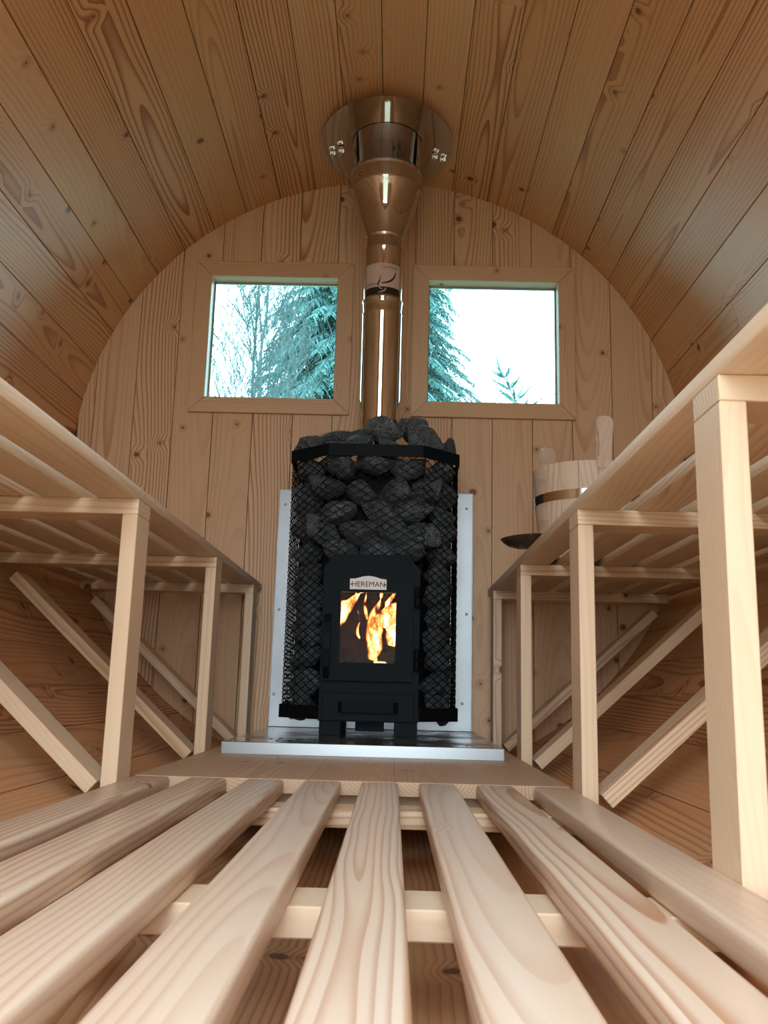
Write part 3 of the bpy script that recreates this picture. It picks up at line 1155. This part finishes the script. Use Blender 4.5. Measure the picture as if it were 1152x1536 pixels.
q = []
for k in range(seg):
    a = 2 * PI * k / seg
    ro_, ri_ = Vector((PX + rx * math.cos(a), PY - .008 + ry * math.sin(a))), Vector((PX + (r2 + .002) * math.cos(a), PY + (r2 + .002) * math.sin(a)))
    q.append([bm.verts.new((p.x, p.y, zf + dz)) for p, zf in ((ri_, 1.790), (ro_, 1.773)) for dz in (0, .003)])
for k in range(seg):
    s, t = q[k], q[(k + 1) % seg]
    for i, j in ((0, 1), (1, 3), (3, 2), (2, 0)):
        bm.faces.new((s[i], s[j], t[j], t[i]))
flange = link_mesh('ceiling_flange', bm_mesh('flange', bm), M['chrome'], flue)


def bolt(x, y):
    bm = bmesh.new()
    add_lathe(bm, [(0, 0), (.0022, 0), (.0022, .034), (0, .034)], 8, (x, y, 1.7475))
    add_lathe(bm, [(0, 0), (.0065, 0), (.0065, .006), (0, .006)], 6, (x, y, 1.765))
    add_lathe(bm, [(.002, 0), (.010, 0), (.010, .0015), (.002, .0015)], 14, (x, y, 1.7782))
    for sg in (-1, 1):
        add_box(bm, x + sg * .004 - .0015, x + sg * .009 + .0015, y - .0015, y + .0015, 1.763, 1.775)
    link_mesh('wing_bolt', bm_mesh('bolt', bm), M['zinc_bolt'], flange)


for x, y in ((-.178, 2.715), (-.148, 2.702), (.166, 2.728), (.194, 2.742)):
    bolt(x, y)
bm = bmesh.new()
add_lathe(bm, [(0, 0), (.005, 0), (.004, .0015), (0, .002)], 10, (PX, PY - ry + .018, 1.7762))
link_mesh('hole', bm_mesh('hole', bm), M['engraved'], flange)

# label wrapped on the pipe
rs = r1 + .0008


def wrap(x, z, o=0.0):
    a = x / rs
    return Vector((PX + (rs + o) * math.sin(a), PY - (rs + o) * math.cos(a), z))


def curved_patch(name, x0, x1, z0, z1, off, mat, par):
    bm = bmesh.new()
    n = 24
    q = []
    for i in range(n + 1):
        x = x0 + (x1 - x0) * i / n
        q.append([bm.verts.new(wrap(x, z, o_)) for o_ in (off, off + .0005) for z in (z0, z1)])
    for s, t in zip(q, q[1:]):
        for i, j in ((0, 1), (1, 3), (3, 2), (2, 0)):
            bm.faces.new((s[i], s[j], t[j], t[i]))
    for s in (q[0], q[-1]):
        bm.faces.new((s[0], s[1], s[3], s[2]))
    return link_mesh(name, bm_mesh(name, bm, True), mat, par)


LX0, LX1 = -.062, .062
lab = curved_patch('label_sticker', LX0, LX1, 1.2235, 1.3285, .0, M['label_white'], flue)
tag(lab, 'pale printed sticker with a black swoosh and black strip')
curved_patch('black_strip', LX0, LX1, 1.2237, 1.2480, .0005, M['label_black'], lab)
bm = bmesh.new()


def swoosh(pts, wid, off=.0007):
    bmv = []
    for (x, z), w in zip(pts, wid):
        bmv.append((x, z, w))
    prev = None
    for i in range(len(bmv)):
        x, z, w = bmv[i]
        a, b = bmv[max(i - 1, 0)], bmv[min(i + 1, len(bmv) - 1)]
        d = Vector((b[0] - a[0], b[1] - a[1])).normalized()
        n_ = Vector((-d.y, d.x))
        cur = [bm.verts.new(wrap(x + n_.x * w * s_, z + n_.y * w * s_, off)) for s_ in (.5, -.5)]
        if prev:
            bm.faces.new((prev[0], prev[1], cur[1], cur[0]))
        prev = cur


sw = []
for i in range(14):
    t = i / 13
    sw.append((-.004 + .046 * math.sin(t * PI / 2) ** 1.0, 1.2605 + .042 * (1 - math.cos(t * PI / 2))))
swoosh(sw, [.002 + .0045 * math.sin(PI * (.1 + .85 * i / 13)) for i in range(14)])
swoosh([(-.012, 1.250), (-.0155, 1.258), (-.011, 1.266), (-.009, 1.274), (-.007, 1.288)], [.003, .0055, .005, .003, .0006])
link_mesh('swoosh', bm_mesh('swoosh', bm), M['label_black'], lab)
bm = bmesh.new()
swoosh([(-.014, 1.229), (-.002, 1.231), (.006, 1.235), (.011, 1.244)], [.0015, .0035, .004, .002], .0013)
swoosh([(-.012, 1.2475), (-.007, 1.242), (.0, 1.240)], [.003, .003, .001], .0013)
link_mesh('light_swoosh', bm_mesh('light_swoosh', bm), M['label_white'], lab)
for txt, sz, cx, cz in (('DUOTASIS', .0105, .024, 1.314), ('ВУЛКАН', .0095, -.038, 1.2585)):
    tm = text_mesh(txt, sz, .0002)
    for v in tm.vertices:
        v.co = wrap(cx + v.co.x, cz + v.co.y, .0009 + v.co.z)
    link_mesh('lettering', tm, M['label_black'], lab)

# ------------------------------------------------------------------ bucket and ladle
BC = Vector((.560, 2.275, ZB + TS))
BR0, BR1, BH = .121, .140, .236
pail = empty('sauna_bucket', BC, 'pale wooden stave bucket with steel hoop standing on the right bench', 'bucket')
NS = 18


def stave(k, h, name='stave'):
    a0, a1 = 2 * PI * (k - .5) / NS + .004, 2 * PI * (k + .5) / NS - .004
    am = (a0 + a1) / 2
    bm = bmesh.new()
    q = []
    for i in range(4):
        a = a0 + (a1 - a0) * i / 3 - am
        q.append([bm.verts.new((z, r_ * math.sin(a), r_ * math.cos(a) - (BR0 + (BR1 - BR0) * z / BH))) for z, r_ in
                  ((0, BR0 - .014), (0, BR0), (h, BR0 + (BR1 - BR0) * h / BH), (h, BR0 - .014 + (BR1 - BR0) * h / BH))])
    for s, t in zip(q, q[1:]):
        for i in range(4):
            bm.faces.new((s[i], s[(i + 1) % 4], t[(i + 1) % 4], t[i]))
    for s in (q[0], q[-1]):
        bm.faces.new(s)
    # local x = up, y = tangent, z = outward
    mw = axes(BC, (0, 0, 1), (-math.sin(am), math.cos(am), 0))
    # shift along outward so that local z 0 sits on the outside radius at each height
    for v in bm.verts:
        pass
    me = bm_mesh('stave', bm)
    for v in me.vertices:
        zz = v.co.x
        v.co.z += BR0 + (BR1 - BR0) * zz / BH
    out = mw.to_3x3() @ Vector((0, 0, 1))
    want = Vector((math.cos(am), math.sin(am), 0))
    if out.dot(want) < 0:
        mw = mw @ Matrix.Rotation(PI, 4, 'X')
    return link_mesh(name, me, M['pail'], pail, mw)


for k in range(NS):
    stave(k, BH)
bm = bmesh.new()
add_lathe(bm, [(0, .018), (BR0 - .013, .018), (BR0 - .012, .030), (0, .030)], 32, BC)
link_mesh('bottom', bm_mesh('bottom', bm), M['pail'], pail)
bm = bmesh.new()


def rz(z):
    return BR0 + (BR1 - BR0) * z / BH


add_lathe(bm, [(rz(.143) + .0002, .143), (rz(.143) + .0016, .143), (rz(.166) + .0016, .166), (rz(.166) + .0002, .166)], 64, BC, True)
link_mesh('steel_hoop', bm_mesh('hoop', bm, True), M['hoop'], pail)


def ear(ang, h, wtop, lean, name='handle_stave', facing=None):
    """raised stave with a scalloped, rounded head"""
    pr = [(.019, -.02), (.019, .010), (.0165, .022), (.018, .034), (.0165, .046), (wtop * .86, h * .60), (wtop, h * .76), (wtop * .93, h * .90), (wtop * .60, h * .985)]
    poly = [(z, x) for x, z in pr] + [(z, -x) for x, z in pr[::-1]]
    bm = bmesh.new()
    add_prism(bm, poly, .015, lambda u, v, d: (u, v, d - .0075))
    bmesh.ops.bevel(bm, geom=bm.edges[:], offset=.002, segments=2, affect='EDGES')
    me = bm_mesh('ear', bm, True)
    rr_ = BR1 - .007
    c = BC + Vector((math.cos(ang) * rr_, math.sin(ang) * rr_, BH))
    up_ = Vector((math.cos(ang) * lean, math.sin(ang) * lean, 1))
    fc = ang if facing is None else facing
    link_mesh(name, me, M['pail'], pail, axes(c, up_, (-math.sin(fc), math.cos(fc), 0)))


ear(math.radians(125), .098, .026, .10)
ear(math.radians(-84), .112, .023, .15, facing=math.radians(-68))

LC = Vector((.372, 2.085, ZB + TS))
lad = empty('ladle', LC, 'dark metal ladle lying over the front edge of the right bench', 'ladle')
bm = bmesh.new()
add_lathe(bm, [(r_ * .90, z_ * .84) for r_, z_ in ((0, .001), (.022, .002), (.043, .010), (.055, .020), (.062, .030), (.0625, .0315), (.0605, .0315), (.053, .021), (.041, .012), (.021, .004), (0, .003))], 40)
link_mesh('bowl', bm_mesh('bowl', bm, True), M['copper'], lad, Matrix.Translation(LC + Vector((0, 0, .003))) @ Matrix.Rotation(math.radians(-5), 4, 'Y'))
bm = bmesh.new()
add_tube(bm, [LC + Vector(p) for p in ((.058, -.012, .033), (.09, -.02, .036), (.14, -.035, .030), (.22, -.06, .022), (.33, -.095, .014))], [.004, .006, .009, .010, .009], 10)
link_mesh('handle', bm_mesh('handle', bm, True), M['pail'], lad)

# ------------------------------------------------------------------ outside
bm = bmesh.new()
add_box(bm, -40, 40, -30, 60, -.9, -.62)
tag(link_mesh('ground', bm_mesh('ground', bm), M['ground']), kind='structure')


def spruce(name, base, H, spread, seed, label, levels, tilt=(0, 0), mat='needles', young=False):
    r = random.Random(seed)
    root = empty(name, base, label, 'tree', 'trees outside the windows')
    b = Vector(base)
    lean = Vector((tilt[0], tilt[1], 0))

    def stem(t):
        return b + Vector((0, 0, H * t)) + lean * max(0, t - .78) / .22
    bt = bmesh.new()
    add_tube(bt, [stem(t) for t in (0, .3, .6, .85, 1)], [H * .012, H * .0095, H * .006, H * .0025, .004], 8)
    V, Fc = [], []

    def spike(p, q, w, up):
        d = (q - p)
        if d.length < 1e-5:
            return
        d.normalize()
        s = d.cross(up)
        if s.length < .05:
            s = d.cross(Vector((1, 0, 0)))
        s.normalize()
        u = s.cross(d)
        m = p.lerp(q, .35)
        i = len(V)
        V.extend([p, m + s * w, m - s * w * .5 + u * w * .86, m - s * w * .5 - u * w * .86, q])
        for k in range(3):
            a, c = i + 1 + k, i + 1 + (k + 1) % 3
            Fc.append((i, a, c))
            Fc.append((a, i + 4, c))
    if young:
        for li in range(levels):
            t = li / (levels - 1)
            h = H * (.60 + .335 * t)
            c = stem(h / H)
            ax = (stem(h / H + .01) - c).normalized()
            a0 = r.uniform(0, 6.28)
            ln = .16 + .36 * (1 - t)
            for k in range(6):
                a = a0 + PI / 3 * k + r.uniform(-.3, .3)
                o_ = (Vector((math.cos(a), math.sin(a), 0)) * .8 + ax * r.uniform(.45, .9)).normalized()
                e = c + o_ * ln * r.uniform(.75, 1.1)
                add_tube(bt, [c, e], [.004, .002], 4)
                spike(c.lerp(e, .1), e, .017, Vector((0, 0, 1)))
                for j in range(26):
                    p = c.lerp(e, r.uniform(.12, 1))
                    spike(p, p + (Vector((r.uniform(-1, 1), r.uniform(-1, 1), r.uniform(-.6, 1))) + o_ * 1.0).normalized() * .045, .0035, Vector((0, 0, 1)))
        levels = 0
    for li in range(levels):
        t = li / (levels - 1)
        h = H * (.30 + .69 * t ** .92)
        ln0 = spread * (1 - (h / H)) / .7 * 1.0 + .04 * spread
        nb = 10
        a0 = r.uniform(0, 6.28)
        for k in range(nb):
            a = a0 + 2 * PI * k / nb + r.uniform(-.25, .25)
            ln = ln0 * r.uniform(.7, 1.15)
            out = Vector((math.cos(a), math.sin(a), 0))
            rise, sag = (.12, -.60) if not young else (.9, -.25)
            p = stem(h / H)
            pts = [p + out * ln * s_ + Vector((0, 0, ln * (rise * s_ + sag * s_ * s_))) for s_ in (0, .25, .5, .75, 1)]
            add_tube(bt, [pts[0], pts[2], pts[4]], [max(.004, ln * .012), max(.003, ln * .008), .002], 4)
            nt = max(6, int(ln * 24))
            for j in range(nt):
                s_ = (j + .5) / nt
                f = s_ * 4
                i = min(3, int(f))
                c = pts[i].lerp(pts[i + 1], f - i)
                tl = (.12 + .22 * (1 - s_) * min(1, ln)) * r.uniform(.6, 1.2) * (1 if not young else .45)
                for sg in (-1, 1):
                    sd = Vector((-out.y, out.x, 0)) * sg
                    q = c + (sd * r.uniform(.5, .9) + out * .45 + Vector((0, 0, -r.uniform(.45, 1.3) if not young else r.uniform(.0, .4)))) * tl
                    w = .017
                    spike(c, q, w, Vector((0, 0, 1)))
                    for e in range(4):
                        c2 = c.lerp(q, .3 + .25 * e)
                        q2 = c2 + (out * r.uniform(-.2, .9) + sd * r.uniform(-.1, .6) + Vector((0, 0, -r.uniform(.2, 1.1) if not young else r.uniform(-.2, .3)))) * tl * .38
                        spike(c2, q2, w * .7, Vector((0, 0, 1)))
            spike(pts[3], pts[4] + out * .08, .02 if not young else .014, Vector((0, 0, 1)))
    spike(stem(.95), stem(1) + Vector((0, 0, .08)), .010, Vector((1, 0, 0)))
    link_mesh('trunk', bm_mesh('trunk', bt), M['bark'], root)
    me = bpy.data.meshes.new('needles')
    me.from_pydata([tuple(v) for v in V], [], Fc)
    o = link_mesh('needles', me, M[mat], root)
    tag(o, kind='stuff')
    return root


spruce('spruce_tree', (-.86, 13.5, -.62), 10.6, 1.95, 3, 'big drooping spruce filling the right half of the left window', 52)
spruce('spruce_tree', (.12, 18.4, -.62), 13.6, 2.3, 4, 'spruce at the left edge of the right window', 52)
spruce('young_spruce', (1.42, 8.6, -.62), 3.98, .5, 5, 'young spruce top with a long leader in the right window', 12, (-.42, 0), 'needles_young', True)
spruce('young_spruce', (2.05, 10.4, -.62), 4.40, .5, 6, 'small spruce tip at the bottom right corner of the right window', 12, (.0, 0), 'needles_young', True)


def bare_tree(base, H, seed, label):
    r = random.Random(seed)
    bm = bmesh.new()

    def grow(p, d, ln, rad, lvl):
        ns = (6, 4, 2, 2)[lvl]
        pts = [p]
        dd = d.copy()
        for i in range(ns):
            dd = (dd + Vector((r.uniform(-.13, .13), r.uniform(-.13, .13), .05))).normalized()
            pts.append(pts[-1] + dd * ln / ns)
        add_tube(bm, pts, [rad * (1 - .6 * i / ns) for i in range(ns + 1)], 6 if lvl == 0 else 3, False)
        if lvl >= 3:
            return
        n = (26, 8, 5)[lvl]
        for k in range(n):
            f = (.28 if lvl == 0 else .18) + (.72 if lvl == 0 else .8) * (k + r.random()) / n
            q = min(f, .999) * ns
            i = int(q)
            c = pts[i].lerp(pts[i + 1], q - i)
            a = r.uniform(0, 6.28)
            side = Vector((math.cos(a), math.sin(a), r.uniform(.5, 1.2)))
            nd = (dd * .5 + side * .75).normalized()
            l2 = ln * r.uniform(.16, .27) * (1.25 - .75 * f) if lvl == 0 else ln * r.uniform(.3, .5)
            grow(c, nd, l2, max(.0042, rad * (.36 if lvl == 0 else .5) * (1.1 - .5 * f)), lvl + 1)
    grow(Vector(base), Vector((r.uniform(-.04, .04), 0, 1)), H, H * .0042, 0)
    o = link_mesh('bare_tree', bm_mesh('bare_tree', bm), M['twig'])
    tag(o, label, 'tree', 'trees outside the windows')


bare_tree((-1.33, 7.7, -.62), 4.9, 11, 'leafless tree at the left edge of the left window')
bare_tree((-1.45, 9.6, -.62), 6.2, 12, 'thin leafless tree, second from the left in the left window')
bare_tree((-1.22, 11.2, -.62), 4.9, 13, 'leafless sapling in front of the big spruce in the left window')
bare_tree((-3.05, 16.2, -.62), 8.2, 15, 'leafless tree farthest back at the left of the left window')
bare_tree((-1.52, 8.6, -.62), 5.2, 17, 'bushy leafless tree low in the left half of the left window')
bare_tree((-1.75, 12.9, -.62), 6.4, 18, 'leafless tree between the thin trunks and the big spruce')
bare_tree((1.10, 12.2, -.62), 4.7, 16, 'faint bare twigs low in the right window beside the spruce')
